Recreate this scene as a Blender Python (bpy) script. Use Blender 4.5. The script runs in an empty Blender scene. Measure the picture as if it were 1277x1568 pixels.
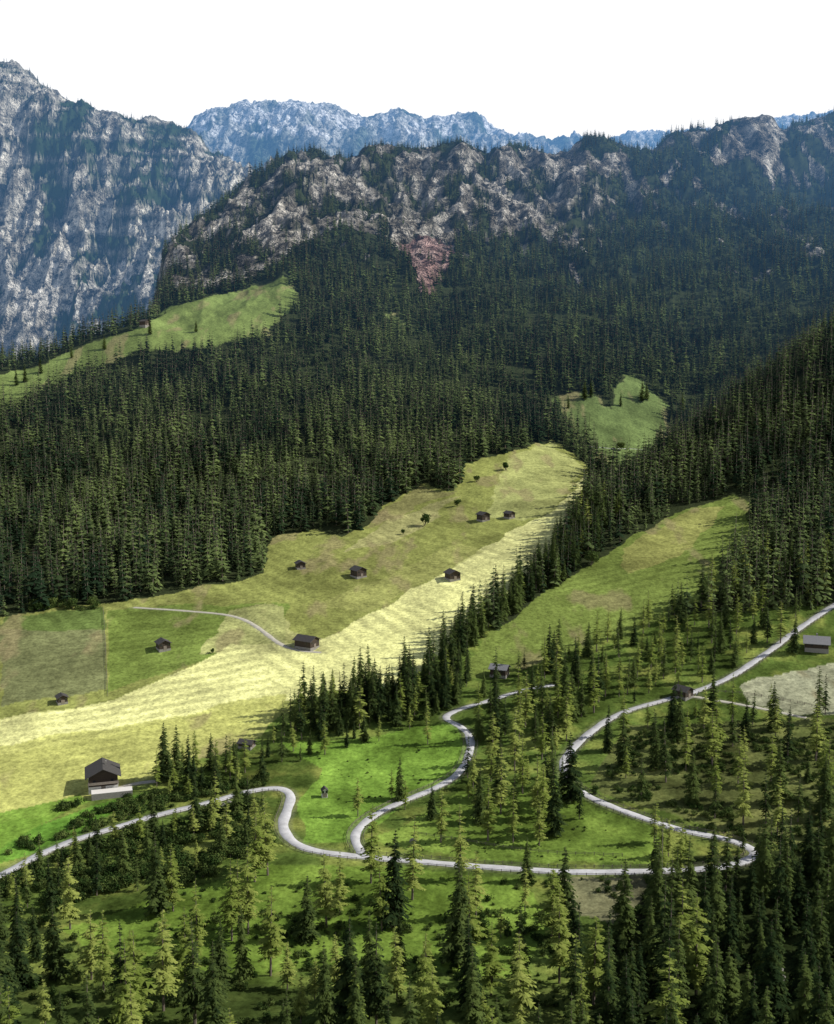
import bpy, math, random
import numpy as np
from mathutils import Vector, Matrix
random.seed(7); rng=np.random.default_rng(11)
S=bpy.context.scene
# ------------------------------------------------------------ survey geometry
F=1681.0; UC=638.5; VC=784.0; P=math.radians(6.2); cp,sp=math.cos(P),math.sin(P)
def slope_of(v): 
    k=(VC-v)/F; return (k*cp-sp)/(cp+k*sp)
def s_of(u,v):
    m=slope_of(v); return (cp-m*sp)*(u-UC)/F
# ------------------------------------------------------------ noise
def _h(xi,yi,seed):
    h=(xi*374761393+yi*668265263+seed*144269504)&0xffffffff
    h=((h^(h>>13))*1274126177)&0xffffffff
    h=h^(h>>16)
    return h/4294967295.0
def vnoise(x,y,seed=0):
    xf=np.floor(x); yf=np.floor(y); xi=xf.astype(np.int64); yi=yf.astype(np.int64)
    a=x-xf; b=y-yf; a=a*a*a*(a*(a*6-15)+10); b=b*b*b*(b*(b*6-15)+10)
    n=_h(xi,yi,seed)*(1-a)*(1-b)+_h(xi+1,yi,seed)*a*(1-b)+_h(xi,yi+1,seed)*(1-a)*b+_h(xi+1,yi+1,seed)*a*b
    return n*2-1
def fbm(x,y,o=4,seed=0,g=0.5):
    t=0;a=1;n=0
    for i in range(o):
        t=t+a*vnoise(x,y,seed+i*17); n+=a; a*=g
        x,y=(x*1.62+y*1.18+3.1),(-x*1.18+y*1.62+7.7)
    return t/n
def ridged(x,y,o=4,seed=0):
    t=0;a=1;n=0
    for i in range(o):
        t=t+a*(1-2*np.abs(vnoise(x,y,seed+i*31))); n+=a; a*=0.5
        x,y=(x*1.62+y*1.18+3.1),(-x*1.18+y*1.62+7.7)
    return t/n
# ------------------------------------------------------------ terrain contour curves (bearing,elevation,distance)
def flat(v,yl,yc,yr): return [(-300,v,yl),(638,v,yc),(1577,v,yr)]
ridge=[(-300,720,2100),(0,700,2100),(150,690,2000),(215,620,1800),(250,402,1600),(300,358,1750),(340,328,1850),(400,283,1950),(440,256,2000),(480,240,2050),(520,246,2070),(560,238,2100),(600,232,2100),(640,238,2100),(700,230,2100),(735,242,2100),(745,252,2100),(775,236,2100),(800,236,2100),(840,246,2100),(870,246,2100),(895,226,2100),(920,224,2100),(965,240,2100),(1000,240,2080),(1030,214,2080),(1055,206,2080),(1085,208,2080),(1110,192,2080),(1130,180,2080),(1165,178,2080),(1186,184,2080),(1196,206,2080),(1230,196,2080),(1277,178,2080),(1577,150,2100)]
curves=[
 flat(1600,245,245,245), flat(1450,300,300,296), flat(1300,362,360,350), flat(1180,430,425,405),
 flat(1080,495,485,465), flat(980,570,560,530),
 [(-300,880,690),(638,880,665),(1150,880,620),(1577,850,620)],
 [(-300,790,820),(638,790,805),(1150,790,730),(1577,750,740)],
 [(-300,700,950),(800,700,950),(900,735,900),(950,750,880),(1050,720,850),(1150,690,850),(1277,640,880),(1577,600,900)],
 [(-300,625,1060),(400,620,1080),(700,640,1050),(800,685,985),(900,712,950),(950,730,940),(1010,708,950),(1060,670,980),(1120,615,1020),(1200,560,1060),(1277,505,1100),(1577,400,1200)],
 [(-300,605,1110),(0,585,1130),(400,580,1150),(700,600,1130),(800,660,1060),(900,690,1030),(950,690,1040),(1010,695,1050),(1060,680,1090),(1120,645,1130),(1200,600,1200),(1277,560,1240),(1577,500,1350)],
 [(-300,600,1160),(0,562,1200),(75,545,1210),(130,522,1230),(200,499,1250),(240,485,1270),(440,500,1270),(640,520,1280),(900,580,1200),(1050,575,1260),(1200,520,1330),(1277,470,1400),(1577,380,1500)],
 [(-300,680,1400),(0,660,1450),(150,640,1450),(215,560,1450),(240,458,1400),(440,428,1420),(640,430,1480),(900,470,1420),(1277,380,1600),(1577,300,1700)],
 [(-300,700,1800),(0,690,1800),(150,680,1700),(215,600,1600),(245,428,1480),(300,385,1600),(440,330,1700),(640,330,1760),(900,360,1700),(1277,280,1900),(1577,220,2000)],
 ridge,
 [(u,v+70,y+250) for u,v,y in ridge],
 [(-300,640,2450),(0,560,2450),(200,480,2500),(430,340,2600),(600,340,2700),(1577,340,2700)],
 [(-300,350,2750),(0,330,2780),(60,345,2770),(110,310,2800),(150,345,2780),(200,320,2800),(250,310,2850),(430,290,2900),(600,310,3000),(1577,310,3000)],
 [(-300,50,3050),(0,94,3100),(28,100,3100),(40,112,3100),(60,130,3100),(105,167,3100),(125,166,3100),(145,172,3120),(180,176,3120),(200,188,3140),(225,188,3150),(250,200,3150),(290,208,3150),(320,232,3150),(350,250,3150),(430,300,3200),(1577,300,3250)],
 [(-300,150,3500),(0,190,3500),(290,280,3500),(430,320,3550),(1577,320,3550)],
 [(-300,300,4000),(1577,300,4000)],
 [(-300,240,4400),(300,228,4400),(460,210,4400),(560,225,4400),(760,235,4400),(1577,240,4400)],
 [(-300,250,4800),(200,240,4800),(285,208,4800),(297,186,4800),(330,172,4800),(360,165,4800),(420,163,4800),(460,157,4800),(510,164,4800),(560,184,4800),(590,180,4800),(610,172,4800),(650,188,4800),(680,182,4800),(705,176,4800),(730,182,4800),(770,212,4800),(830,220,4800),(870,228,4800),(960,216,4800),(1020,207,4800),(1100,210,4800),(1190,184,4800),(1240,180,4800),(1277,174,4800),(1577,160,4800)],
]
sg=np.concatenate([np.linspace(-0.95,-0.45,60,endpoint=False),np.linspace(-0.45,0.45,800,endpoint=False),np.linspace(0.45,0.95,60)])
def geo(a,b,n): return np.geomspace(a,b,n,endpoint=False)
yg=np.concatenate([geo(4,200,40),geo(200,620,330),geo(620,2250,490),geo(2250,3300,210),geo(3300,5000,130),np.geomspace(5000,12000,20)])
NS,NY=len(sg),len(yg)
Yk=[np.full(NS,4.),np.full(NS,90.),np.full(NS,185.)]; Zk=[np.full(NS,-6.),np.full(NS,-88.),np.full(NS,-145.)]
def gsm(a,n):
    if n<1: return a
    k=np.exp(-0.5*(np.arange(-3*n,3*n+1)/n)**2); k/=k.sum()
    return np.convolve(np.pad(a,3*n,mode='edge'),k,mode='valid')
for ci,c in enumerate(curves):
    ss=np.array([s_of(u,v) for u,v,y in c]); yy=np.array([y for u,v,y in c],float); zz=np.array([y*slope_of(v) for u,v,y in c])
    n=14 if ci<11 else (8 if ci<14 else 2)
    Yk.append(gsm(np.interp(sg,ss,yy),n)); Zk.append(gsm(np.interp(sg,ss,zz),n))
Yk+= [np.full(NS,5600.),np.full(NS,12500.)]; Zk+=[np.full(NS,500.),np.full(NS,200.)]
Yk=np.array(Yk); Zk=np.array(Zk)
for i in range(1,len(Yk)): Yk[i]=np.maximum(Yk[i],Yk[i-1]+8)
def pchip(xk,yk,x):
    h=np.diff(xk); d=np.diff(yk)/h; m=np.zeros_like(yk)
    a,b=d[:-1],d[1:]; w1=2*h[1:]+h[:-1]; w2=h[1:]+2*h[:-1]
    ok=a*b>0
    mm=np.zeros_like(a); mm[ok]=(w1[ok]+w2[ok])/(w1[ok]/a[ok]+w2[ok]/b[ok]); m[1:-1]=mm; m[0]=d[0]; m[-1]=d[-1]
    i=np.clip(np.searchsorted(xk,x)-1,0,len(h)-1); t=(x-xk[i])/h[i]
    return ((1+2*t)*(1-t)**2)*yk[i]+t*(1-t)**2*h[i]*m[i]+t*t*(3-2*t)*yk[i+1]+t*t*(t-1)*h[i]*m[i+1]
Z=np.zeros((NS,NY))
for i in range(NS): Z[i]=pchip(Yk[:,i],Zk[:,i],yg)
Y=np.broadcast_to(yg,(NS,NY)).copy(); X=sg[:,None]*yg[None,:]
a1=np.interp(Y,[0,250,560,700,1200,1500,1750,1950,2060,2200,2500,2800,3080,3500,4000,4400,4780,5500,9000],[0,1,1.8,3.6,8,22,40,34,12,20,50,120,28,40,60,100,20,60,60])
Z+=a1*(0.6*ridged(X/150+3,Y/260,5,5)+0.4*fbm(X/90,Y/90,4,9))
a2=np.interp(Y,[0,250,1200,1700,1950,2060,2400,2800,3080,4400,4800,9000],[0.25,0.35,1.5,12,16,8,20,42,15,30,14,8])
Z+=a2*ridged(X/38,Y/70,4,77)
Z+=np.interp(Y,[0,1300,1900,2060,2600,2800,3100,4700],[0,0,9,5,14,30,11,10])*fbm(X/22,Y/22,4,123,.6)
def gi(x,y):
    s=x/np.maximum(y,1e-3)
    return np.interp(s,sg,np.arange(NS)),np.interp(y,yg,np.arange(NY))
def samp(G,x,y):
    fi,fj=gi(np.asarray(x,float),np.asarray(y,float))
    i=np.clip(fi.astype(int),0,NS-2); j=np.clip(fj.astype(int),0,NY-2); a=fi-i; b=fj-j
    return G[i,j]*(1-a)*(1-b)+G[i+1,j]*a*(1-b)+G[i,j+1]*(1-a)*b+G[i+1,j+1]*a*b
def station(u,v,ymin=150):
    """bearing/elevation sight -> ground point on the terrain"""
    m=slope_of(v); s=s_of(u,v); fi=float(np.interp(s,sg,np.arange(NS))); i=min(int(fi),NS-2); a=fi-i
    pr=Z[i]*(1-a)+Z[i+1]*a; d=pr-m*yg; w=np.where((d>0)&(yg>ymin))[0]
    if len(w)==0: return None
    j=w[0]
    if j==0: return None
    t=-d[j-1]/(d[j]-d[j-1]+1e-9); t=min(max(t,0),1); y=yg[j-1]+(yg[j]-yg[j-1])*t
    return (s*y,y,m*y)
def ground(pts,step=25,close=False,ymin=150):
    q=[]; L=list(pts)+([pts[0]] if close else [])
    for (a,b),(c,d) in zip(L[:-1],L[1:]):
        n=max(1,int(math.hypot(c-a,d-b)/step))
        for k in range(n):
            h=station(a+(c-a)*k/n,b+(d-b)*k/n,ymin)
            if h: q.append(h[:2])
    if not close:
        h=station(*L[-1]); 
        if h: q.append(h[:2])
    return np.array(q)
def inpoly(px,py,poly):
    r=np.zeros(px.shape,bool); x1,y1=poly[-1]
    bb=(px>poly[:,0].min())&(px<poly[:,0].max())&(py>poly[:,1].min())&(py<poly[:,1].max())
    qx=px[bb]; qy=py[bb]; rr=np.zeros(qx.shape,bool)
    for x2,y2 in poly:
        if y1!=y2:
            c=((y1>qy)!=(y2>qy)); rr^= c&(qx<(x2-x1)*(qy-y1)/(y2-y1)+x1)
        x1,y1=x2,y2
    r[bb]=rr; return r
# ------------------------------------------------------------ roads
def smooth_line(p,spacing=1.5,it=3):
    p=np.array(p)
    for _ in range(it):
        q=[p[0]]
        for a,b in zip(p[:-1],p[1:]): q+= [a*0.75+b*0.25,a*0.25+b*0.75]
        q.append(p[-1]); p=np.array(q)
    d=np.r_[0,np.cumsum(np.hypot(*np.diff(p,axis=0).T))]; n=max(2,int(d[-1]/spacing)); t=np.linspace(0,d[-1],n)
    return np.c_[np.interp(t,d,p[:,0]),np.interp(t,d,p[:,1])]
roads_px={
 'valley_road':([(-60,1372),(0,1342),(60,1308),(120,1284),(180,1266),(240,1248),(310,1232),(370,1214),(425,1204),(448,1216),(440,1242),(430,1266),(446,1290),(480,1304),(560,1313),(640,1319),(720,1326),(820,1333),(920,1336),(1010,1334),(1100,1330),(1156,1316),(1156,1300),(1112,1284),(1060,1276),(1000,1258),(940,1237),(895,1218),(868,1194),(860,1168),(880,1142),(905,1120),(926,1104),(960,1088),(1010,1074),(1055,1062),(1110,1042),(1160,1010),(1200,980),(1240,950),(1290,918)],3.5),
 'side_road':([(562,1311),(544,1294),(543,1272),(572,1248),(620,1226),(672,1205),(705,1184),(718,1158),(722,1130),(708,1112),(676,1100),(700,1086),(740,1076),(800,1056),(850,1048)],3.1),
 'farm_lane':([(1050,1064),(1120,1076),(1180,1088),(1235,1100)],2.4),
 'farm_track':([(205,930),(330,938),(372,946),(402,966),(430,988),(452,996),(492,1000)],2.8),
 'farm_path':([(160,1215),(200,1200),(245,1196)],2.6),
 'high_road':([(905,684),(940,688),(975,686),(1010,692)],4.0),
}
dR=np.full((NS,NY),99.0); zR=np.zeros((NS,NY)); roads={}
for nm,(pp,w) in roads_px.items():
    g=ground(pp,step=400); line=smooth_line(g)
    z=samp(Z,line[:,0],line[:,1]); z=gsm(z,5) if len(z)>20 else z
    roads[nm]=(line,z,w)
    for (x,y),zz in zip(line,z):
        R=9; j0,j1=np.searchsorted(yg,[y-R,y+R]); i0,i1=np.searchsorted(sg,[(x-R)/y-0.0,(x+R)/y+0.0]); 
        xs=X[i0:i1,j0:j1]; ys=Y[i0:i1,j0:j1]; d=np.hypot(xs-x,ys-y)-(w-3.9)/2
        m=d<dR[i0:i1,j0:j1]; dR[i0:i1,j0:j1][m]=d[m]; zR[i0:i1,j0:j1][m]=zz
wt=np.clip((7.5-dR)/4.2,0,1); wt=wt*wt*(3-2*wt); Z=Z*(1-wt)+zR*wt
# ------------------------------------------------------------ land cover
jx=X+6*fbm(X/18,Y/18,3,41)*np.clip(Y/900,0.25,2); jy=Y+9*fbm(X/22,Y/22,3,43)*np.clip(Y/900,0.25,2)
def cover(pts): return inpoly(jx,jy,ground(pts,close=True))
A=[(-120,940),(0,945),(60,935),(150,925),(290,905),(300,900),(350,892),(400,880),(408,835),(430,820),(480,812),(520,825),(570,795),(600,765),(650,742),(700,750),(705,720),(730,705),(780,692),(840,674),(870,690),(902,715),(897,750),(875,800),(838,850),(800,885),(748,935),(702,975),(655,1020),(600,1052),(500,1060),(435,1098),(408,1112),(400,1128),(340,1158),(250,1178),(230,1198),(100,1238),(60,1262),(0,1300),(-120,1340)]
B=[(720,1040),(712,1010),(750,972),(810,925),(890,875),(960,825),(1060,777),(1120,759),(1150,772),(1148,830),(1110,855),(1095,905),(1030,935),(980,965),(900,988),(850,1010),(760,1035)]
C=[(842,610),(880,602),(922,612),(938,624),(958,572),(985,584),(1000,600),(1022,622),(1026,660),(1008,695),(950,728),(925,712),(905,680),(872,645)]
E=[(-100,640),(0,574),(75,553),(130,530),(200,507),(238,490),(252,474),(330,452),(440,425),(456,460),(410,512),(310,532),(220,540),(140,556),(75,590),(0,632)]
mA,mB,mC,mE=[cover(q) for q in (A,B,C,E)]
mE&=(Y<1600)
mF=cover([(1130,1052),(1200,1030),(1310,1005),(1310,1095),(1230,1095),(1150,1080)])
mS=cover([(590,480),(610,478),(625,505),(600,500)])
meadow=mA|mB|mC|mE|mF|mS
col=np.zeros((NS,NY,3)); rock=np.zeros((NS,NY))
def setc(m,c,f=1.0):
    col[m]=col[m]*(1-f)+np.array(c)*f
n1=fbm(X/60,Y/60,4,3)[...,None]; n2=fbm(X/9,Y/9,4,8)[...,None]; n3=fbm(X/25,Y/25,4,18)[...,None]
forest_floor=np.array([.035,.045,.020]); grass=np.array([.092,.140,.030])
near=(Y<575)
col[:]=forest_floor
gcol=grass*(1+0.6*n1+.3*n3)+np.array([.06,.035,.012])*np.clip(n2*1.3+0.15+n3,0,1)
col[near]=gcol[near]
setc(cover([(430,1140),(560,1130),(690,1105),(720,1140),(700,1200),(600,1240),(540,1290),(470,1290),(455,1230),(500,1180)]),(.15,.26,.04),.85)
setc(cover([(-60,1310),(0,1285),(100,1245),(190,1225),(230,1215),(100,1290),(-60,1340)]),(.10,.22,.03),.85)
setc(cover([(560,1290),(700,1215),(860,1200),(920,1240),(1010,1270),(1010,1325),(700,1315)]),(.15,.23,.04),.7)
setc(cover([(100,1420),(240,1370),(420,1320),(600,1330),(800,1345),(860,1420),(780,1500),(500,1480),(300,1500),(180,1500)]),(.14,.22,.035),.75)
setc(cover([(860,1345),(1010,1340),(1020,1400),(960,1420),(880,1400)]),(.19,.17,.11),.7)
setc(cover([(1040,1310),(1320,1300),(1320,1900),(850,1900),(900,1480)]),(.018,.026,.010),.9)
setc(cover([(0,1510),(300,1500),(700,1530),(900,1500),(900,1900),(0,1900)]),(.045,.065,.018),.7)
setc(cover([(900,1200),(960,1110),(1320,1100),(1320,1320),(1160,1290),(1000,1240)]),(.11,.115,.045),.6)
col[near]*=(1+0.55*n2+0.5*n3)[near]
setc(mA,(.22,.24,.07)); 
setc(cover([(165,935),(290,925),(440,925),(440,985),(300,1015),(165,1060)])&mA,(.13,.19,.04),.8)
setc(cover([(0,965),(160,965),(163,1055),(0,1080)])&mA,(.16,.175,.08),.9)
setc(cover([(0,945),(160,930),(162,965),(0,965)])&mA,(.08,.13,.035),.8)
sunlit_hay=[(-120,1125),(0,1102),(180,1070),(300,1018),(350,985),(440,985),(500,975),(560,945),(640,900),(730,845),(800,805),(850,780),(905,720),(900,760),(838,860),(800,900),(700,990),(600,1060),(500,1065),(400,1075),(250,1105),(100,1140),(-120,1180)]
mSunHay=cover(sunlit_hay)&mA; setc(mSunHay,(.60,.60,.26),.9)  # sunlit strip between cloud shadows put into the colour of the mown grass
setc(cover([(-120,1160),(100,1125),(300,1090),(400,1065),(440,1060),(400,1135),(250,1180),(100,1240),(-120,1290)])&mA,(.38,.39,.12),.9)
setc(cover([(-60,1260),(0,1245),(120,1215),(150,1235),(0,1310),(-60,1340)])&mA,(.12,.23,.03),.85)
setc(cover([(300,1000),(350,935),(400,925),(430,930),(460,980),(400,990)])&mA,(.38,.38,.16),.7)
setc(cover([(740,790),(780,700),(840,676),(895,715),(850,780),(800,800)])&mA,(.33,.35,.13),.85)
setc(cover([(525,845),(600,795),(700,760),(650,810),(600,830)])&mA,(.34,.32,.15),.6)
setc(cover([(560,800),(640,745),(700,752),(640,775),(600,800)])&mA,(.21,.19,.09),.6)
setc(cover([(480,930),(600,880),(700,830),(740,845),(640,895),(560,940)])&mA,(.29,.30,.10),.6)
setc(mB,(.145,.19,.045)); setc(cover([(950,840),(1060,780),(1110,775),(1060,840),(960,880)])&mB,(.25,.25,.08),.8)
setc(mC,(.13,.18,.06)); setc(mE,(.15,.20,.06)); setc(mF,(.36,.37,.24)); setc(mS,(.14,.18,.06))
col[meadow]*=(1+0.3*n1+0.25*n2+.38*n3)[meadow]
brn=np.clip(fbm(X/14,Y/40,4,333)*3-.7,0,.6)[...,None]*(meadow&~mSunHay)[...,None]; col=col*(1-brn)+np.array([.25,.21,.11])*brn
wv_=(X*0.80+Y*0.6)/1.5+3.5*fbm(X/40,Y/40,3,5); wv2=(X*.35-Y*.94)/1.3+2*fbm(X/50,Y/50,2,15)
st=np.where((fbm(X/120,Y/120,2,900)>0),np.sin(wv_),np.sin(wv2))*np.clip(.6+1.5*fbm(X/35,Y/35,3,905),0,1)
stripes=st[...,None]
mm_=mSunHay|mF; col[mm_]*=(1+.20*stripes)[mm_]; mm_=(mA|mB)&~mSunHay; col[mm_]*=(1+.13*stripes)[mm_]
# rock
rz=cover([(240,404),(340,325),(440,252),(560,236),(700,230),(905,236),(965,240),(940,335),(870,395),(820,350),(740,370),(695,345),(640,405),(600,365),(520,350),(440,390),(380,430),(300,445),(245,445)])
sc=cover([(606,350),(690,338),(692,385),(665,455),(645,448),(625,405)])
cl=cover([(735,305),(870,300),(890,285),(895,310),(840,375),(810,345),(750,345)])
cl2=cover([(1085,238),(1130,186),(1190,186),(1200,245),(1178,275),(1150,245),(1090,250)])
cl3=cover([(570,320),(680,290),(690,345),(610,355)])
summit=(Y>2020)&(Y<2180)&(X/Y>s_of(1122,190))&(X/Y<s_of(1196,190))
cl2|=summit
rn=fbm(X/26,Y/60,5,51)
rr_=np.clip(0.88+rn*2.8,0,1)
rock[rz]=rr_[rz]; rock[cl]=np.clip(.95+rn*1.5,0,1)[cl]; rock[cl3]=np.clip(.9+rn*1.5,0,1)[cl3]
spk=(Y>1500)&(Y<2150)&(fbm(X/22,Y/50,4,888)>np.interp(Y,[1500,2000],[.42,.17])); rock[spk]=np.maximum(rock,.85)[spk]
rock[sc]=np.clip(1+rn,0.4,1)[sc]; rock[cl2]=1
rockc=np.array([.16,.147,.125])
lt=np.clip(fbm(X/16,Y/26,5,444)*2.6+.4,0,1)[...,None]
col[:]=col*(1-rock[...,None])+(rockc*(1-lt)+np.array([.42,.395,.35])*lt)*(1+0.6*n2)*rock[...,None]
pk=sc&inpoly(jx,jy,ground([(610,370),(690,365),(692,385),(665,455),(645,448),(625,405)],close=True))
setc(pk,(.31,.18,.17),.65)
# left limestone mountain and far peaks
far=(Y>2230)&(Y<3700)
gx=np.gradient(Z,axis=1)/np.gradient(Y,axis=1)
strat=fbm(X/220,Z/14,4,777)
r2=np.clip(0.45+2.0*fbm(X/60,Y/120,5,61)+1.3*strat+0.35*np.clip(gx-0.9,-1,1),0,1)
vegc=np.array([.028,.045,.020]); lime=np.array([.42,.395,.34])
fc=vegc*(1-r2[...,None])+lime*np.clip(1+1.1*fbm(X/14,Y/30,4,63)[...,None]+.8*strat[...,None],.2,2)*r2[...,None]
col[far]=fc[far]; rock[far]=r2[far]
s2=cover([(0,470),(0,430),(60,385),(110,400),(120,430),(100,470),(40,490)])|cover([(115,450),(190,405),(200,430),(150,470),(110,490)])|cover([(200,450),(235,405),(250,420),(245,440),(225,475)])
s2&=Y>1400
setc(s2,(.62,.59,.53),.75); rock[s2]=1
pe=Y>=3700
r3=np.clip(0.65+1.6*fbm(X/120,Y/200,5,71),0,1)[...,None]
pc=np.array([.08,.11,.07])*(1-r3)+np.array([.55,.55,.52])*r3
col[pe]=pc[pe]; rock[pe]=1
sn=pe&(fbm(X/60,Y/120,4,91)>-.05)&(Z>Y*slope_of(208)); setc(sn,(.84,.84,.84),.9)
verge=np.clip((4.2-dR)/1.5,0,1)[...,None]*0.4; col=col*(1-verge)+np.array([.17,.17,.12])*verge
col=np.clip(col,0.004,.85)
# ------------------------------------------------------------ materials
def mat(name):
    m=bpy.data.materials.new(name); m.use_nodes=True; nt=m.node_tree; nt.nodes.clear()
    try: m.cycles.emission_sampling='NONE'
    except Exception: pass
    return m,nt
def N(nt,t,**k):
    n=nt.nodes.new(t)
    for a,b in k.items(): setattr(n,a,b)
    return n
def math_n(nt,op,a,b=None,clamp=False):
    n=N(nt,'ShaderNodeMath',operation=op,use_clamp=clamp)
    for i,v in enumerate([a,b]):
        if v is None: continue
        if isinstance(v,(int,float)): n.inputs[i].default_value=v
        else: nt.links.new(v,n.inputs[i])
    return n.outputs[0]
def haze_glow(nt,sh):
    """aerial perspective painted as a blue glow mixed into the surface, stronger down the valley"""
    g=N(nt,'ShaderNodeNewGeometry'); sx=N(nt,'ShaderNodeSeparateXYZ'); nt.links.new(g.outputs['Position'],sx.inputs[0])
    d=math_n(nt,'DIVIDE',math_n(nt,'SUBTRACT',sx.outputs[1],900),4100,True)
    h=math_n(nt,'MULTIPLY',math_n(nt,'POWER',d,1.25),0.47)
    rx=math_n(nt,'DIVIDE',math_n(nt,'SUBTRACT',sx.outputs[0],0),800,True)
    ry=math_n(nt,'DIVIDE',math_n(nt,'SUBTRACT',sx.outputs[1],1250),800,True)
    h=math_n(nt,'ADD',h,math_n(nt,'MULTIPLY',math_n(nt,'MULTIPLY',rx,ry),0.13),True)  # extra glow on the right slope stands in for soft light rays
    e=N(nt,'ShaderNodeEmission'); e.inputs[0].default_value=(.17,.43,.84,1); e.inputs[1].default_value=1.0  # surface itself emits the blue of distant air; no volume
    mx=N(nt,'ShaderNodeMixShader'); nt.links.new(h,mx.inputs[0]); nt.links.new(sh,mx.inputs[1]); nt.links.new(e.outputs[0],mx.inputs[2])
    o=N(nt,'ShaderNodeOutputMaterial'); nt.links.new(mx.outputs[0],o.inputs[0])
def plain(nt,sh):
    o=N(nt,'ShaderNodeOutputMaterial'); nt.links.new(sh,o.inputs[0])
def noise(nt,scale,detail=5,rough=.6,vec=None):
    n=N(nt,'ShaderNodeTexNoise'); n.inputs['Scale'].default_value=scale; n.inputs['Detail'].default_value=detail; n.inputs['Roughness'].default_value=rough
    if vec is not None: nt.links.new(vec,n.inputs['Vector'])
    return n.outputs['Fac']
def mulcol(nt,c,f):
    m=N(nt,'ShaderNodeVectorMath',operation='SCALE'); nt.links.new(c,m.inputs[0]); nt.links.new(f,m.inputs['Scale']); return m.outputs[0]
# terrain
MT,nt=mat('alpine_ground')
at=N(nt,'ShaderNodeAttribute',attribute_name='Col'); ar=N(nt,'ShaderNodeAttribute',attribute_name='rock')
ge=N(nt,'ShaderNodeNewGeometry'); pos=ge.outputs['Position']
nA=noise(nt,0.45,4,.8,pos); nB=noise(nt,0.045,4,.8,pos)
f=math_n(nt,'ADD',math_n(nt,'MULTIPLY',nA,2.4),-.2)
fr=math_n(nt,'MULTIPLY',math_n(nt,'SUBTRACT',nB,0.5),math_n(nt,'MULTIPLY',ar.outputs['Fac'],7.0))
f=math_n(nt,'MAXIMUM',math_n(nt,'ADD',f,fr),0.10)
c=mulcol(nt,at.outputs['Color'],f)
b=N(nt,'ShaderNodeBump'); b.inputs['Strength'].default_value=1.0
nt.links.new(math_n(nt,'MULTIPLY',math_n(nt,'MULTIPLY',nB,math_n(nt,'ADD',ar.outputs['Fac'],.02)),60),b.inputs['Height'])
b.inputs['Distance'].default_value=1.0
bs=N(nt,'ShaderNodeBsdfDiffuse'); nt.links.new(c,bs.inputs[0]); nt.links.new(b.outputs[0],bs.inputs['Normal']); haze_glow(nt,bs.outputs[0])
def simple(name,colr,var=.3,scale=1.,rough=.9,bump=0,stripe=None):
    m,nt=mat(name); tc=N(nt,'ShaderNodeTexCoord'); n=noise(nt,scale,4,.65,tc.outputs['Object'])
    rgb=N(nt,'ShaderNodeRGB'); rgb.outputs[0].default_value=(*colr,1)
    f=math_n(nt,'ADD',math_n(nt,'MULTIPLY',n,2*var),1-var)
    if stripe:
        w=N(nt,'ShaderNodeTexWave',bands_direction=stripe[0]); w.inputs['Scale'].default_value=stripe[1]; w.inputs['Distortion'].default_value=.6; nt.links.new(tc.outputs['Object'],w.inputs[0])
        f=math_n(nt,'MULTIPLY',f,math_n(nt,'ADD',math_n(nt,'MULTIPLY',w.outputs['Fac'],.5),.6))
    p=N(nt,'ShaderNodeBsdfPrincipled'); nt.links.new(mulcol(nt,rgb.outputs[0],f),p.inputs['Base Color']); p.inputs['Roughness'].default_value=rough
    if bump:
        b=N(nt,'ShaderNodeBump'); b.inputs['Strength'].default_value=bump; b.inputs['Distance'].default_value=.05; nt.links.new(n,b.inputs['Height']); nt.links.new(b.outputs[0],p.inputs['Normal'])
    plain(nt,p.outputs[0]); return m
def foliage(name,c1,c2,stand=0.):
    m,nt=mat(name); oi=N(nt,'ShaderNodeObjectInfo')
    if stand:
        s_=noise(nt,.014,1,.6,oi.outputs['Location']); f=math_n(nt,'ADD',math_n(nt,'POWER',oi.outputs['Random'],1.6),math_n(nt,'MULTIPLY',math_n(nt,'SUBTRACT',s_,.5),stand))
    else:
        tc=N(nt,'ShaderNodeTexCoord'); n=noise(nt,.6,1,.6,tc.outputs['Object'])
        f=math_n(nt,'ADD',math_n(nt,'MULTIPLY',math_n(nt,'SUBTRACT',n,.5),2.2),math_n(nt,'POWER',oi.outputs['Random'],1.4))
    mx=N(nt,'ShaderNodeMix',data_type='RGBA'); nt.links.new(math_n(nt,'MULTIPLY',f,1.0,True),mx.inputs[0]); mx.inputs[6].default_value=(*c1,1); mx.inputs[7].default_value=(*c2,1)
    d=N(nt,'ShaderNodeBsdfDiffuse'); nt.links.new(mx.outputs[2],d.inputs[0])
    if stand: haze_glow(nt,d.outputs[0]); return m
    t=N(nt,'ShaderNodeBsdfTranslucent'); nt.links.new(mx.outputs[2],t.inputs[0])
    s=N(nt,'ShaderNodeMixShader'); s.inputs[0].default_value=.25; nt.links.new(d.outputs[0],s.inputs[1]); nt.links.new(t.outputs[0],s.inputs[2])
    plain(nt,s.outputs[0]); return m
M_spr=foliage('spruce_needles',(.020,.036,.014),(.095,.132,.036))
M_for=foliage('forest_needles',(.016,.030,.015),(.110,.148,.050),2.6)
M_lar=foliage('larch_needles',(.145,.195,.038),(.290,.335,.085))
M_leaf=foliage('shrub_leaves',(.035,.065,.018),(.12,.16,.045))
M_bark=simple('bark',(.15,.12,.10),.4,3)
M_road=simple('pale_asphalt',(.46,.46,.47),.5,.3)
M_track=simple('gravel_track',(.38,.36,.30),.4,.5)
M_wood=simple('weathered_wood',(.045,.030,.020),.5,2,.85,.3,('Z',1.6))
M_woodl=simple('grey_wood',(.20,.17,.14),.4,2)
M_roof=simple('shingle_roof',(.055,.050,.048),.4,2,.8,.4,('Y',2.5))
M_roofl=simple('slate_roof',(.22,.22,.23),.3,2,.7,.4,('Y',2.5))
M_plast=simple('lime_plaster',(.64,.62,.58),.15,1.)
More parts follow.
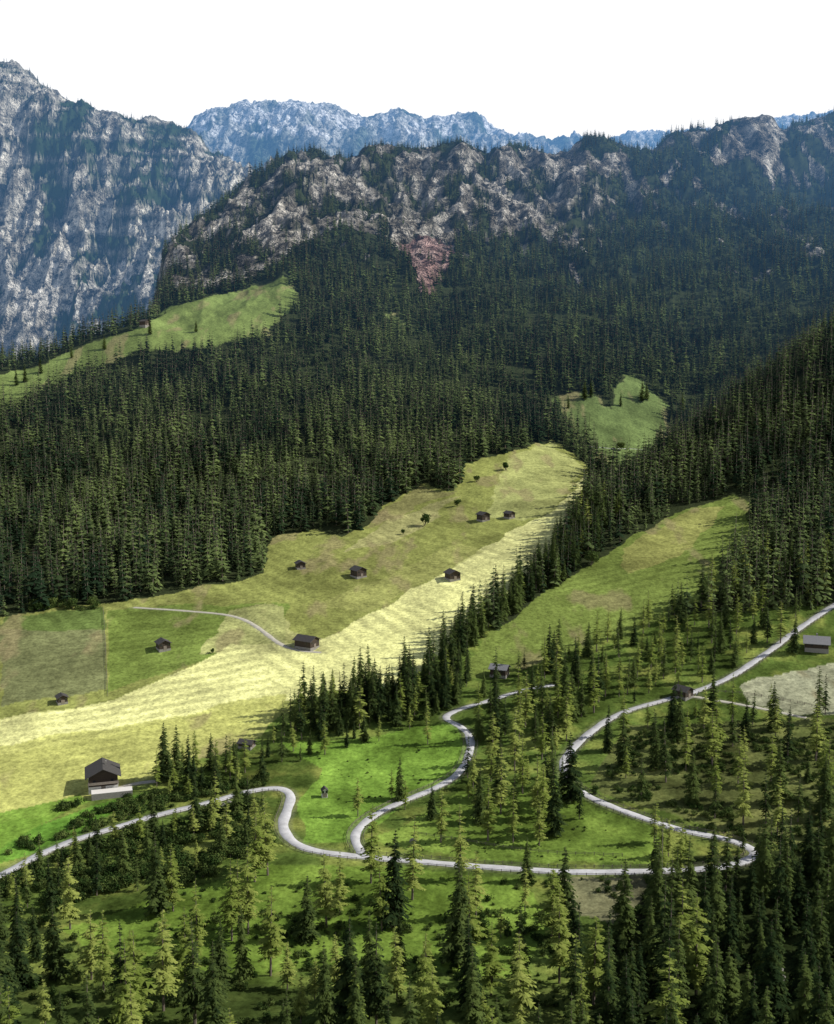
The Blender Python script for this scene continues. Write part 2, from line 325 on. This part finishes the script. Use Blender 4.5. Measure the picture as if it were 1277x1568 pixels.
M_stone=simple('field_stone',(.22,.21,.19),.5,2.5,.9,.6)
M_glass=simple('dark_window',(.02,.025,.03),.1,1,.15)
# ------------------------------------------------------------ mesh helpers
def grid_mesh(name,X,Y,Z):
    a,b=X.shape; me=bpy.data.meshes.new(name); me.vertices.add(a*b); me.vertices.foreach_set('co',np.stack([X,Y,Z],-1).astype(np.float32).ravel())
    id=np.arange(a*b).reshape(a,b); q=np.stack([id[:-1,:-1],id[1:,:-1],id[1:,1:],id[:-1,1:]],-1).reshape(-1,4); n=len(q)
    me.loops.add(4*n); me.loops.foreach_set('vertex_index',q.ravel().astype(np.int32)); me.polygons.add(n); me.polygons.foreach_set('loop_start',np.arange(0,4*n,4,dtype=np.int32))
    me.update(calc_edges=True); me.polygons.foreach_set('use_smooth',np.ones(n,bool)); return me
def add(o): S.collection.objects.link(o); return o
me=grid_mesh('alpine_terrain',X,Y,Z); me.materials.append(MT)
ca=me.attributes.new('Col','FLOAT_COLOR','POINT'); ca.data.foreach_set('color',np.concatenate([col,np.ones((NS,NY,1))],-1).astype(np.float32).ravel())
ra=me.attributes.new('rock','FLOAT','POINT'); ra.data.foreach_set('value',rock.astype(np.float32).ravel())
add(bpy.data.objects.new('alpine_terrain',me))
def pymesh(name,v,f,mats,mi=None,smooth=False):
    me=bpy.data.meshes.new(name); me.from_pydata([tuple(p) for p in v],[],f)
    for m in mats: me.materials.append(m)
    if mi is not None: me.polygons.foreach_set('material_index',mi)
    me.update(); return me
for nm,(line,z,w) in roads.items():
    t=np.gradient(line,axis=0); t/=np.linalg.norm(t,axis=1)[:,None]+1e-9; nrm=np.c_[-t[:,1],t[:,0]]
    prof=[(-w/2-.7,-.6),(-w/2,.13),(0,.19),(w/2,.13),(w/2+.7,-.6)]
    GX=[];GY=[];GZ=[]
    for o,dz in prof:
        ww=o*(1+0.08*np.sin(np.arange(len(line))*.7)+.08*np.sin(np.arange(len(line))*.23+o)); px=line[:,0]+nrm[:,0]*ww; py=line[:,1]+nrm[:,1]*ww; GX.append(px);GY.append(py); GZ.append(z+dz)
    m=grid_mesh(nm,np.array(GX),np.array(GY),np.array(GZ)); m.materials.append(M_road if nm in('valley_road','side_road','high_road') else M_track); add(bpy.data.objects.new(nm,m))
# ------------------------------------------------------------ trees
def conifer(name,seed,h,R,wh,nb,seg,matf,sparse=0.,low=.1,droop=.35,power=.85):
    r=random.Random(seed); v=[];f=[];mi=[]
    n=6 if seg>1 else 4; lv=5 if seg>1 else 2; lean=r.uniform(-.012,.012)*h
    for k in range(lv+1):
        t=k/lv; rr=(1-t)*h*.013+.02
        for i in range(n): a=2*math.pi*i/n; v.append((math.cos(a)*rr+lean*t*t,math.sin(a)*rr,t*h-(1. if k==0 else 0)))
    for k in range(lv):
        for i in range(n): f.append((k*n+i,k*n+(i+1)%n,(k+1)*n+(i+1)%n,(k+1)*n+i)); mi.append(0)
    for w in range(wh):
        t=low+(1-low)*((w+r.uniform(-.3,.3))/wh); t=min(max(t,low*.7),.995); z0=t*h
        Lw=R*((1-t)**power)*(1 if t>low+.12 else .75)*r.uniform(.85,1.12)+.18
        for bnum in range(max(3,int(nb*(0.6+.4*(1-t))))):
            if r.random()<sparse: continue
            a=r.uniform(0,2*math.pi); L=Lw*r.uniform(.58,1.22); ca,sa=math.cos(a),math.sin(a)
            dz=-droop*L*r.uniform(.6,1.4)+(.35*L if t>.8 else 0)
            bx=lean*t*t
            def pt(s,off=0,dn=0):
                s=max(s,0.0)
                return (bx+ca*L*s-sa*off, sa*L*s+ca*off, z0+dz*(s**1.3)+.12*L*s*(1-s)-dn)
            if seg<=1:
                wd=L*r.uniform(.28,.45); i0=len(v)
                v.extend([pt(.0),pt(.55,wd,.12*L+.2),pt(1.02,0,0),pt(.5,-wd,.12*L+.2)]); f+= [(i0,i0+1,i0+2),(i0,i0+2,i0+3)]; mi+=[1,1]
            else:
                for k in range(seg):
                    s=(k+.6+r.uniform(-.3,.3))/seg; tw=L*.42*(1.15-s)*r.uniform(.7,1.3)+.22
                    for sd in(-1,1):
                        i0=len(v); e=s+.16+.25*r.random()*(1-s); wdt=.13+.10*r.random()
                        v.extend([pt(s-wdt*.8),pt(min(e,1.1),sd*tw,r.uniform(.05,.32)*tw+.05),pt(s+wdt)]); f.append((i0,i0+1,i0+2)); mi.append(1)
                    i0=len(v); hg=r.uniform(.25,.65)*(.6+.4*(1-s))
                    v.extend([pt(s-.12,r.uniform(-.1,.1)),pt(s+.14,r.uniform(-.1,.1)),pt(s+.02,r.uniform(-.3,.3),hg)]); f.append((i0,i0+1,i0+2)); mi.append(1)
                i0=len(v); v.extend([pt(.75,.12),pt(1.08),pt(.75,-.12)]); f.append((i0,i0+1,i0+2)); mi.append(1)
    return pymesh(name,v,f,[M_bark,matf],mi)
def shrub(name,seed,R,n,matf,h=None,trunk=0.):
    r=random.Random(seed); v=[];f=[];mi=[]; h=h or R*1.1
    cl=[(r.uniform(-.55,.55)*R,r.uniform(-.55,.55)*R,trunk+h*r.uniform(.25,.75),R*r.uniform(.3,.55)) for _ in range(12)]
    for i in range(7):  # stems
        c=cl[i]; i0=len(v); w=.06*R+.03
        v.extend([(-w,0,-.5),(w,0,-.5),(0,w,-.5),(c[0],c[1],c[2])]); f+= [(i0,i0+1,i0+3),(i0+1,i0+2,i0+3),(i0+2,i0,i0+3)]; mi+=[0]*3
    for i in range(n):
        c=r.choice(cl); d=Vector((r.gauss(0,1),r.gauss(0,1),r.gauss(0,1))).normalized(); q=Vector(c[:3])+d*c[3]*r.uniform(.6,1.1)
        if q.z<0: q.z=abs(q.z)*.5
        s=R*r.uniform(.07,.15); a=Vector((r.gauss(0,1),r.gauss(0,1),r.gauss(0,1))).normalized()*s; bb=a.cross(d+Vector((.01,0,.3))).normalized()*s*.8
        i0=len(v); v.extend([q-a,q-bb,q+a,q+bb]); f.append((i0,i0+1,i0+2,i0+3)); mi.append(1)
    return pymesh(name,v,f,[M_bark,matf],mi)
SPR=[conifer('spruce_tree',s,22,3.5+.4*(s%3),34,9,4,M_spr,low=.07,droop=.42,power=.8+.1*(s%3)) for s in range(6)]
LAR=[conifer('larch_tree',40+s,21,4.1,22,8,4,M_lar,sparse=.33,low=.20,droop=.22,power=.65+.08*(s%3)) for s in range(5)]
MIX=[conifer('spruce_tree_b',60+s,21,3.5,24,8,4,M_spr,sparse=.28,low=.18,droop=.4) for s in range(3)]
BU=[shrub('shrub',80+s,2.2,300,M_leaf) for s in range(3)]
BT=[shrub('broadleaf_tree',90+s,4.2,900,M_leaf,h=7,trunk=1.6) for s in range(2)]
FARM=[conifer('far_spruce_%d'%s,s+20,20,4.1,11,8,1,M_for,low=.06,droop=.5) for s in range(4)]+[conifer('far_spruce_4',31,20,4.0,10,7,1,M_for,low=.12,droop=.35,power=.65)]
def protos(name,meshes):
    c=bpy.data.collections.new(name)
    for i,m in enumerate(meshes): c.objects.link(bpy.data.objects.new('%s_%02d'%(name,i),m))
    return c
def scatter(name,pts,sc,coll,nvar,thin=None):
    n=len(pts); me=bpy.data.meshes.new(name); me.vertices.add(n); me.vertices.foreach_set('co',np.asarray(pts,np.float32).ravel())
    s=np.asarray(sc,float)
    if s.ndim==1:
        wv=rng.uniform(.75,1.25,n); s=np.c_[s*wv,s*wv,s]
    x=me.attributes.new('scl','FLOAT_VECTOR','POINT'); x.data.foreach_set('vector',s.astype(np.float32).ravel())
    rt=np.c_[rng.normal(0,.03,n),rng.normal(0,.03,n),rng.uniform(0,6.28,n)]
    x=me.attributes.new('rot','FLOAT_VECTOR','POINT'); x.data.foreach_set('vector',rt.astype(np.float32).ravel())
    x=me.attributes.new('variant','INT','POINT'); x.data.foreach_set('value',rng.integers(0,nvar,n).astype(np.int32))
    o=add(bpy.data.objects.new(name,me)); ng=bpy.data.node_groups.new(name+'_scatter','GeometryNodeTree')
    ng.interface.new_socket('Geometry',in_out='INPUT',socket_type='NodeSocketGeometry'); ng.interface.new_socket('Geometry',in_out='OUTPUT',socket_type='NodeSocketGeometry')
    gi_=ng.nodes.new('NodeGroupInput'); go=ng.nodes.new('NodeGroupOutput'); ip=ng.nodes.new('GeometryNodeInstanceOnPoints'); ci=ng.nodes.new('GeometryNodeCollectionInfo')
    ci.inputs['Collection'].default_value=coll; ci.inputs['Separate Children'].default_value=True; ci.inputs['Reset Children'].default_value=True
    ip.inputs['Pick Instance'].default_value=True
    def na(nm,t):
        q=ng.nodes.new('GeometryNodeInputNamedAttribute'); q.data_type=t; q.inputs['Name'].default_value=nm; return q.outputs[0]
    L=ng.links.new
    L(gi_.outputs[0],ip.inputs['Points']); L(ci.outputs[0],ip.inputs['Instance']); L(na('variant','INT'),ip.inputs['Instance Index']); L(na('rot','FLOAT_VECTOR'),ip.inputs['Rotation']); L(na('scl','FLOAT_VECTOR'),ip.inputs['Scale']); L(ip.outputs[0],go.inputs[0])
    md=o.modifiers.new('scatter','NODES'); md.node_group=ng; return o
def near_idx(G,x,y):
    fi,fj=gi(x,y); return G[np.clip(np.round(fi).astype(int),0,NS-1),np.clip(np.round(fj).astype(int),0,NY-1)]
# mass forest on the main slopes
def jgrid(x0,x1,y0,y1,st):
    gx,gy=np.meshgrid(np.arange(x0,x1,st),np.arange(y0,y1,st)); gx=gx+rng.uniform(-.5,.5,gx.shape)*st; gy=gy+rng.uniform(-.5,.5,gy.shape)*st
    return gx.ravel(),gy.ravel()
x,y=jgrid(-1000,1000,572,2130,6.9)
k=(np.abs(x/y)<.44); x,y=x[k],y[k]
md=near_idx(meadow.astype(float),x,y); rk=near_idx(rock,x,y); rd=near_idx(dR,x,y); c2=near_idx(cl2.astype(float),x,y)
keep=(md<.5)&(rd>5)&(rng.random(len(x))>rk*1.08)&(rng.random(len(x))<np.interp(y,[572,1200,1900,2100],[.94,.94,.85,.55]))
keep|=(md<.5)&(rk>.5)&(rng.random(len(x))<.05)
gap=fbm(x/30,y/40,4,200); keep&=(gap>-.45)&(c2<.5)
x,y,rk=x[keep],y[keep],rk[keep]; z=samp(Z,x,y)-.3
sc=np.interp(y,[572,900,1600,2100],[1.08,1.12,.94,.6])*rng.uniform(.4,1.4,len(x))*(1-.4*rk)*(1+.25*fbm(x/70,y/70,2,210))
CF=protos('far_spruce',FARM); scatter('spruce_forest',np.c_[x,y,z],sc,CF,5)
nf=len(x)
# left mountain woods
x,y=jgrid(-1450,-200,2300,3160,11.5); k=(x/y>-.42); x,y=x[k],y[k]; rk=near_idx(rock,x,y)
keep=(rng.random(len(x))<.8*(1-rk*1.4)); x,y=x[keep],y[keep]
scatter('mountain_forest',np.c_[x,y,samp(Z,x,y)-.3],rng.uniform(.4,.9,len(x)),CF,5); nm2=len(x)
placed=[]
cell={}
def free(px,py,d):
    cx,cy=int(px//10),int(py//10)
    for a in(-2,-1,0,1,2):
        for b_ in(-2,-1,0,1,2):
            for q in cell.get((cx+a,cy+b_),()):
                if (q[0]-px)**2+(q[1]-py)**2<d*d: return False
    return True
def put(mesh,name,px,py,sc,sink=.2):
    o=bpy.data.objects.new(name,mesh); o.location=(px,py,float(samp(Z,px,py))-sink); w=sc*random.uniform(.82,1.2); o.scale=(w,w,sc); o.rotation_euler=(random.gauss(0,.02),random.gauss(0,.02),random.uniform(0,6.28)); add(o)
    cell.setdefault((int(px//10),int(py//10)),[]).append((px,py)); placed.append(o)
builds_px=[(155,1205),(95,1075),(250,994),(460,870),(549,882),(470,988),(693,886),(740,796),(780,793),(765,1032),(1046,1066),(1250,992),(378,1142)]
bpos=[station(u,v) for u,v in builds_px]
def stand(poly,sp,larch,hmin,hmax,maxn=400,mixw=.25):
    g=ground(poly,step=40,close=True,ymin=180); x0,y0=g.min(0); x1,y1=g.max(0); n=0
    area=(x1-x0)*(y1-y0); tries=int(area/(sp*sp)*5)
    for _ in range(tries):
        px,py=random.uniform(x0,x1),random.uniform(y0,y1)
        if not inpoly(np.array([px]),np.array([py]),g)[0]: continue
        if near_idx(dR,np.array([px]),np.array([py]))[0]<4.2: continue
        if any(b and math.hypot(b[0]-px,b[1]-py)<11 for b in bpos): continue
        if not free(px,py,sp*random.uniform(.6,1.3)): continue
        h=random.uniform(hmin,hmax)*random.choice((1,1,1,.6))
        r=random.random()
        if r<larch: put(random.choice(LAR),'larch_tree',px,py,h/21)
        elif r<larch+mixw: put(random.choice(MIX),'spruce_tree',px,py,h/21)
        else: put(random.choice(SPR),'spruce_tree',px,py,h/22)
        n+=1
        if n>=maxn: break
def single(u,v,h,kind='s'):
    q=station(u,v)
    if q is None: return
    if kind=='b': put(random.choice(BT),'broadleaf_tree',q[0],q[1],h/9)
    elif kind=='l': put(random.choice(LAR),'larch_tree',q[0],q[1],h/21)
    else: put(random.choice(SPR),'spruce_tree',q[0],q[1],h/22)
# singles read off the photograph
for u,v,h,kd in [(252,1195,24,'s'),(270,1190,22,'s'),(288,1200,20,'s'),(240,1205,15,'l'),(548,1250,15,'l'),(612,1225,17,'s'),(600,1222,12,'l'),(675,1290,20,'l'),(700,1480,33,'s'),(720,1470,26,'l'),(600,1420,30,'s'),(585,1425,25,'l'),(500,1420,24,'l'),(520,1400,20,'l'),(735,1260,22,'s'),(765,1225,24,'s'),(800,1215,24,'l'),(850,1280,28,'s'),(830,1270,24,'l'),(865,1430,27,'s'),(845,1440,24,'l'),(930,1150,20,'s'),(1010,1340,20,'l'),(1040,1350,20,'l'),(355,1440,26,'l'),(380,1430,28,'l'),(365,1420,22,'l'),(240,1400,26,'s'),(265,1395,20,'l'),(85,1500,22,'s'),(140,1500,20,'l'),(370,1500,22,'s'),(470,1440,20,'s'),(840,1030,24,'s'),(855,1020,24,'s'),(900,1005,18,'s'),(560,1080,20,'s'),(540,1075,22,'s'),(460,1100,20,'l'),(508,1085,19,'l'),(410,1340,28,'l'),(390,1350,24,'l'),(400,1330,22,'l'),(1215,1000,20,'s'),(1195,985,22,'l'),(985,970,18,'l'),(1075,1045,18,'l'),(1130,1010,14,'l'),(1250,1130,20,'s'),(1130,1200,22,'l'),(1190,1230,24,'s'),(1050,1180,18,'l'),(1060,1230,20,'s'),(640,1080,18,'l'),(655,1140,14,'l'),(1190,1280,22,'l'),(620,1240,12,'l'),(330,1262,20,'l'),(365,1250,17,'s'),(300,1270,19,'s'),(215,1290,14,'l'),(150,1300,12,'s')]: single(u,v,h,kd)
stand([(425,1112),(500,1068),(560,1062),(600,1062),(655,1028),(702,982),(748,942),(800,892),(838,856),(878,805),(905,770),(950,790),(890,872),(810,925),(750,972),(712,1008),(720,1045),(700,1085),(640,1105),(560,1120),(480,1135),(412,1128)],5.5,.08,15,26,340)
stand([(430,1125),(560,1115),(680,1095),(690,1108),(560,1145),(440,1175),(390,1150)],8,.5,9,17,50)
stand([(700,1110),(850,1050),(900,1100),(860,1150),(850,1200),(900,1240),(850,1300),(730,1290),(715,1210)],9.0,.5,15,27,80)
stand([(740,1040),(860,1005),(1000,960),(1150,1000),(1040,1055),(900,1100),(860,1120),(720,1090)],8.8,.5,13,24,120)
stand([(940,1130),(1060,1085),(1300,1110),(1300,1330),(1160,1280),(1000,1240),(915,1205)],12,.45,15,26,90)
stand([(980,950),(1100,900),(1170,860),(1300,860),(1300,920),(1200,970),(1130,1020),(1040,1050),(980,1020)],9.5,.5,15,26,100)
stand([(230,1190),(360,1160),(420,1190),(380,1210),(300,1225),(230,1240)],7,.35,9,18,60)
stand([(0,1356),(110,1312),(240,1268),(380,1235),(422,1228),(420,1262),(300,1285),(150,1322),(0,1385)],6.5,.45,8,16,64)
stand([(0,1375),(110,1330),(240,1290),(420,1265),(430,1300),(300,1340),(150,1385),(0,1430)],9.5,.4,9,19,70)
stand([(0,1430),(60,1420),(160,1490),(300,1470),(330,1480),(500,1500),(700,1530),(860,1480),(900,1500),(900,1780),(0,1780)],10.5,.42,19,29,190)
stand([(60,1400),(300,1360),(560,1345),(860,1400),(840,1500),(500,1500),(330,1470),(160,1480)],19,.55,16,27,34)
stand([(860,1460),(980,1430),(1060,1340),(1310,1320),(1310,1780),(860,1780)],8.5,.10,18,30,240)
stand([(700,1345),(840,1345),(860,1400),(760,1440),(700,1420)],13,.6,16,26,12)
stand([(600,1240),(700,1215),(840,1290),(840,1320),(640,1300)],17,.6,9,18,12)
stand([(960,1268),(1060,1285),(1140,1300),(1130,1318),(1010,1328),(960,1300)],9,.6,12,20,14)
stand([(1000,1345),(1120,1335),(1200,1300),(1200,1400),(1000,1400)],9,.3,16,25,24)
stand([(1150,1105),(1300,1090),(1300,1130),(1150,1130)],10,.3,12,20,20)
for u,v,h in [(650,805,10),(905,865,10),(950,690,9),(110,932,7),(140,930,7),(80,930,7),(60,935,6),(700,775,6),(775,720,8),(730,738,6),(617,818,4),(325,1000,3)]: single(u,v,h,'b')
for u,v,h in [(895,612,22),(905,608,20),(950,622,16),(983,615,24),(990,612,20),(1045,632,22),(925,575,18),(870,625,14),(38,585,20),(62,572,22),(25,590,18),(230,512,20),(300,508,14),(110,548,14),(160,535,16)]: single(u,v,h,'s')
# undergrowth
g=[]
def brush(poly,n,s0,s1):
    q=ground(poly,step=40,close=True,ymin=180); x0,y0=q.min(0); x1,y1=q.max(0)
    px=rng.uniform(x0,x1,n*4); py=rng.uniform(y0,y1,n*4); k=inpoly(px,py,q)&(near_idx(dR,px,py)>3.6)&(fbm(px/12,py/12,3,300)>-.1); px,py=px[k][:n],py[k][:n]
    for a,b_,c_ in zip(px,py,samp(Z,px,py)): g.append((a,b_,c_-.15,rng.uniform(s0,s1)))
brush([(-20,1360),(110,1305),(240,1260),(400,1225),(420,1300),(300,1350),(150,1390),(0,1440)],600,.4,1.4)
brush([(90,1235),(230,1215),(420,1190),(400,1215),(240,1245),(60,1300),(0,1320)],240,.5,1.2)
brush([(900,1215),(960,1120),(1300,1110),(1300,1330),(1160,1290)],620,.25,.9)
brush([(700,1350),(1010,1345),(1290,1320),(1290,1600),(500,1600),(0,1600),(0,1440)],800,.25,.9)
brush([(40,905),(150,905),(150,935),(40,935)],60,.6,1.3)
brush([(420,1120),(480,1080),(560,1065),(690,1020),(710,1090),(560,1120)],160,.3,.9)
brush([(560,1330),(0,1400),(60,1560),(900,1500),(900,1360)],300,.15,.5)
brush([(470,1150),(700,1110),(860,1200),(1000,1270),(1000,1320),(560,1300)],160,.12,.35)
g=np.array(g); scatter('undergrowth_shrubs',g[:,:3],g[:,3],protos('shrub_proto',BU),3)
# ------------------------------------------------------------ buildings
def box(v,f,mi,x0,x1,y0,y1,z0,z1,m=0):
    i=len(v); v.extend([(x0,y0,z0),(x1,y0,z0),(x1,y1,z0),(x0,y1,z0),(x0,y0,z1),(x1,y0,z1),(x1,y1,z1),(x0,y1,z1)])
    f.extend([(i,i+3,i+2,i+1),(i+4,i+5,i+6,i+7),(i,i+1,i+5,i+4),(i+1,i+2,i+6,i+5),(i+2,i+3,i+7,i+6),(i+3,i,i+4,i+7)]); mi.extend([m]*6)
def child(par,name,v,f,mats,mi=None):
    o=bpy.data.objects.new(name,pymesh(name,v,f,mats,mi)); o.parent=par; add(o); return o
def building(name,u,v_,w,l,h,rot,wall=None,roof=None,base=.5,basem=None,pitch=.5,upper=None,balcony=False,chimney=False,annex=False):
    q=station(u,v_)
    if q is None: return
    wall=wall or M_wood; roof=roof or M_roof; basem=basem or M_stone
    e=bpy.data.objects.new(name,None); e.location=(q[0],q[1],q[2]+.3); e.rotation_euler=(0,0,rot); add(e)
    v=[];f=[];mi=[]; box(v,f,mi,-w/2,w/2,-l/2,l/2,-3.,base); child(e,'stone_base',v,f,[basem],mi)
    W=w/2-.12; Lh=l/2-.12; rh=w/2*pitch
    v=[(-W,-Lh,base),(W,-Lh,base),(W,-Lh,h),(0,-Lh,h+rh),(-W,-Lh,h),(-W,Lh,base),(W,Lh,base),(W,Lh,h),(0,Lh,h+rh),(-W,Lh,h)]
    f=[(0,1,2,3,4),(9,8,7,6,5),(1,6,7,2),(0,4,9,5)]; child(e,'walls',v,f,[wall])
    v=[];f=[]; ov=.11*w; th=.22
    for sd in(-1,1):
        x1=sd*(w/2+ov); z1=h+rh-(w/2+ov)*pitch; i=len(v); yy=l/2+ov*.9
        v+= [(0,-yy,h+rh+.03),(x1,-yy,z1+.03),(x1,yy,z1+.03),(0,yy,h+rh+.03),(0,-yy,h+rh+th+.03),(x1,-yy,z1+th+.03),(x1,yy,z1+th+.03),(0,yy,h+rh+th+.03)]
        f+= [(i,i+1,i+2,i+3),(i+4,i+7,i+6,i+5),(i,i+4,i+5,i+1),(i+1,i+5,i+6,i+2),(i+2,i+6,i+7,i+3)]
    child(e,'roof',v,f,[roof])
    v=[];f=[];mi=[]; box(v,f,mi,-.8,.8,-l/2-.06,-l/2+.2,.0,min(2.2,h*.6),0); child(e,'door',v,f,[M_woodl],mi)
    v=[];f=[];mi=[]
    for xx in (-w*.3,w*.3):
        box(v,f,mi,xx-.45,xx+.45,-l/2+.05,-l/2+.15,h*.62,h*.62+.9,0)
    for yy in(-l*.25,l*.2): box(v,f,mi,-w/2+.05,-w/2+.2,yy-.4,yy+.4,h*.55,h*.55+.8,0); box(v,f,mi,w/2-.2,w/2-.05,yy-.4,yy+.4,h*.55,h*.55+.8,0)
    child(e,'windows',v,f,[M_glass],mi)
    if balcony:
        v=[];f=[];mi=[]; box(v,f,mi,-w/2-.2,w/2+.2,-l/2-1.2,-l/2-.02,h*.52,h*.52+.15); box(v,f,mi,-w/2-.2,w/2+.2,-l/2-1.2,-l/2-1.12,h*.52+.15,h*.52+1.0); child(e,'balcony',v,f,[M_woodl],mi)
    if chimney:
        v=[];f=[];mi=[]; box(v,f,mi,.9,1.6,-.5,.3,h,h+rh+1.2); child(e,'chimney',v,f,[M_stone],mi)
    if annex:
        v=[];f=[];mi=[]; box(v,f,mi,-w/2+1,w/2+5,-l/2-6,-l/2-1.3,-3,1.5); child(e,'terrace_wall',v,f,[M_stone],mi)
        v=[];f=[];mi=[]; box(v,f,mi,-w/2+1,w/2+5,-l/2-6,-l/2-1.3,1.504,1.6); child(e,'terrace_slab',v,f,[M_plast],mi)
    return e
building('farmhouse',158,1205,11,12.5,6.2,.30,base=2.2,basem=M_plast,balcony=True,chimney=True,annex=True)
for u,v,w,l,h,r in [(95,1076,4.5,5,2.6,.5),(250,994,6,7,3.4,.5),(460,870,5.5,6.5,3.0,.3),(549,883,7,8,4.2,.6),(693,887,7,8,3.8,.4),(740,797,6.5,8,4.2,.5),(780,793,5.5,6.5,3.2,.6),(1046,1067,6,7,3.2,.7)]:
    building('wooden_barn',u,v,w,l,h,r)
building('wooden_barn',470,991,7.5,10.5,3.9,1.0)
building('wooden_barn',765,1034,6.5,8,3.4,1.2,roof=M_roofl)
building('wooden_barn',378,1144,4.5,6,1.8,1.2)
building('wooden_barn',222,499,8,9,4.5,1.)
building('farmhouse',1250,994,8.5,11,3.6,1.25,roof=M_roofl,base=1.,pitch=.6,chimney=True)
building('wayside_chapel',497,1220,2.2,2.4,2.4,.2,wall=M_plast,basem=M_plast,roof=M_roof,pitch=.9)
# ------------------------------------------------------------ fences, pole, boulders
def fence(name,line,z0,off,i0,i1,sp=3,hh=1.15):
    v=[];f=[];mi=[]; L=line[i0:i1]; t=np.gradient(L,axis=0); t/=np.linalg.norm(t,axis=1)[:,None]; nn=np.c_[-t[:,1],t[:,0]]; q=L+nn*off
    q=q[::max(1,int(sp/1.5))]; z=samp(Z,q[:,0],q[:,1])
    for (a,b_),c_ in zip(q,z): box(v,f,mi,a-.09,a+.09,b_-.09,b_+.09,c_-.5,c_+hh)
    for k in range(len(q)-1):
        for hz in(.45,.9):
            i=len(v); a,b_=q[k],q[k+1]; d=.07
            v.extend([(a[0],a[1],z[k]+hz-d),(b_[0],b_[1],z[k+1]+hz-d),(b_[0],b_[1],z[k+1]+hz+d),(a[0],a[1],z[k]+hz+d)]); f.append((i,i+1,i+2,i+3)); mi.append(0)
    add(bpy.data.objects.new(name,pymesh(name,v,f,[M_woodl],mi)))
ln,z_,w_=roads['valley_road']; n=len(ln)
fence('wooden_fence',ln,z_,-3.1,int(n*.02),int(n*.97)); fence('wooden_fence',ln,z_,3.1,int(n*.30),int(n*.62))
ln,z_,w_=roads['side_road']; fence('wooden_fence',ln,z_,2.9,3,int(len(ln)*.6)); fence('wooden_fence',ln,z_,-2.9,3,int(len(ln)*.6))
fl=smooth_line(ground([(158,932),(162,1000),(165,1066)],step=300)); fence('field_fence',fl,None,0,0,len(fl),sp=3)
for px_ in ([(640,1278),(720,1290),(840,1308),(960,1312)],[(1100,1060),(1180,1068),(1260,1085)]):
    fl=smooth_line(ground(px_,step=300)); fence('pasture_fence',fl,None,0,0,len(fl),sp=3)
def boulder(u,v_,r,seed):
    import bmesh
    q=station(u,v_); bm=bmesh.new(); bmesh.ops.create_icosphere(bm,subdivisions=3,radius=r); rr=random.Random(seed); ph=rr.uniform(0,9)
    for vv in bm.verts:
        k=1+.3*math.sin(vv.co.x/r*3+ph)*math.cos(vv.co.y/r*4+ph)+.15*math.sin(vv.co.z/r*9+ph*2); vv.co=vv.co*k; vv.co.z*=1.3
    m=bpy.data.meshes.new('boulder'); bm.to_mesh(m); bm.free(); m.materials.append(M_stone); o=bpy.data.objects.new('boulder',m); o.location=(q[0],q[1],q[2]+r*.3); add(o)
boulder(1183,1505,3.2,1); boulder(340,1238,1.4,2); boulder(350,1232,1.0,3); boulder(632,1290,1.,4)
q=station(1012,1392)
v=[];f=[];n_=8
for k,(zz,rr) in enumerate([(-1,.22),(0,.2),(14,.13),(28,.09)]):
    for i in range(n_): a=2*math.pi*i/n_; v.append((rr*math.cos(a),rr*math.sin(a),zz))
for k in range(3):
    for i in range(n_): f.append((k*n_+i,k*n_+(i+1)%n_,(k+1)*n_+(i+1)%n_,(k+1)*n_+i))
box(v,f,[],-.9,.9,-.07,.07,26.4,26.6)
o=bpy.data.objects.new('utility_pole',pymesh('utility_pole',v,f,[M_woodl])); o.location=q; add(o)
# ------------------------------------------------------------ light, sky, camera
sd=Vector((.80,.06,.62)).normalized(); el=math.asin(sd.z); az=math.atan2(sd.x,sd.y)
sl=bpy.data.lights.new('sun','SUN'); sl.energy=5.0; sl.angle=math.radians(.5); sl.color=(1,.96,.88); so=add(bpy.data.objects.new('sun',sl)); so.rotation_euler=(-sd).to_track_quat('-Z','Y').to_euler(); so.location=(0,0,500)
wd=bpy.data.worlds.new('World'); S.world=wd; wd.use_nodes=True; nt=wd.node_tree; nt.nodes.clear()
sk=N(nt,'ShaderNodeTexSky',sky_type='NISHITA'); sk.sun_disc=False; sk.sun_elevation=el; sk.sun_rotation=az; sk.dust_density=2
tc=N(nt,'ShaderNodeTexCoord'); sx=N(nt,'ShaderNodeSeparateXYZ'); nt.links.new(tc.outputs['Generated'],sx.inputs[0])
nz=noise(nt,2.5,3,.6,tc.outputs['Generated'])
mr=N(nt,'ShaderNodeMapRange'); nt.links.new(math_n(nt,'ADD',sx.outputs[2],math_n(nt,'MULTIPLY',math_n(nt,'SUBTRACT',nz,.5),.2)),mr.inputs[0]); mr.inputs[1].default_value=.38; mr.inputs[2].default_value=.50; mr.inputs[3].default_value=1; mr.inputs[4].default_value=.0
mx=N(nt,'ShaderNodeMix',data_type='RGBA'); nt.links.new(mr.outputs[0],mx.inputs[0]); nt.links.new(sk.outputs[0],mx.inputs[6]); mx.inputs[7].default_value=(11.6,11.7,11.9,1)
bg=N(nt,'ShaderNodeBackground'); bg.inputs[1].default_value=.09; nt.links.new(mx.outputs[2],bg.inputs[0]); wo=N(nt,'ShaderNodeOutputWorld'); nt.links.new(bg.outputs[0],wo.inputs[0])
cm=bpy.data.cameras.new('camera'); cm.sensor_fit='VERTICAL'; cm.angle=2*math.atan(784/F); cm.clip_end=30000; cm.clip_start=1
co=add(bpy.data.objects.new('camera',cm)); co.rotation_euler=(math.pi/2-P,0,0); S.camera=co
S.view_settings.view_transform='Standard'; S.view_settings.look='None'; S.view_settings.exposure=0
print('FOREST',nf,nm2,'NEAR',len(placed))
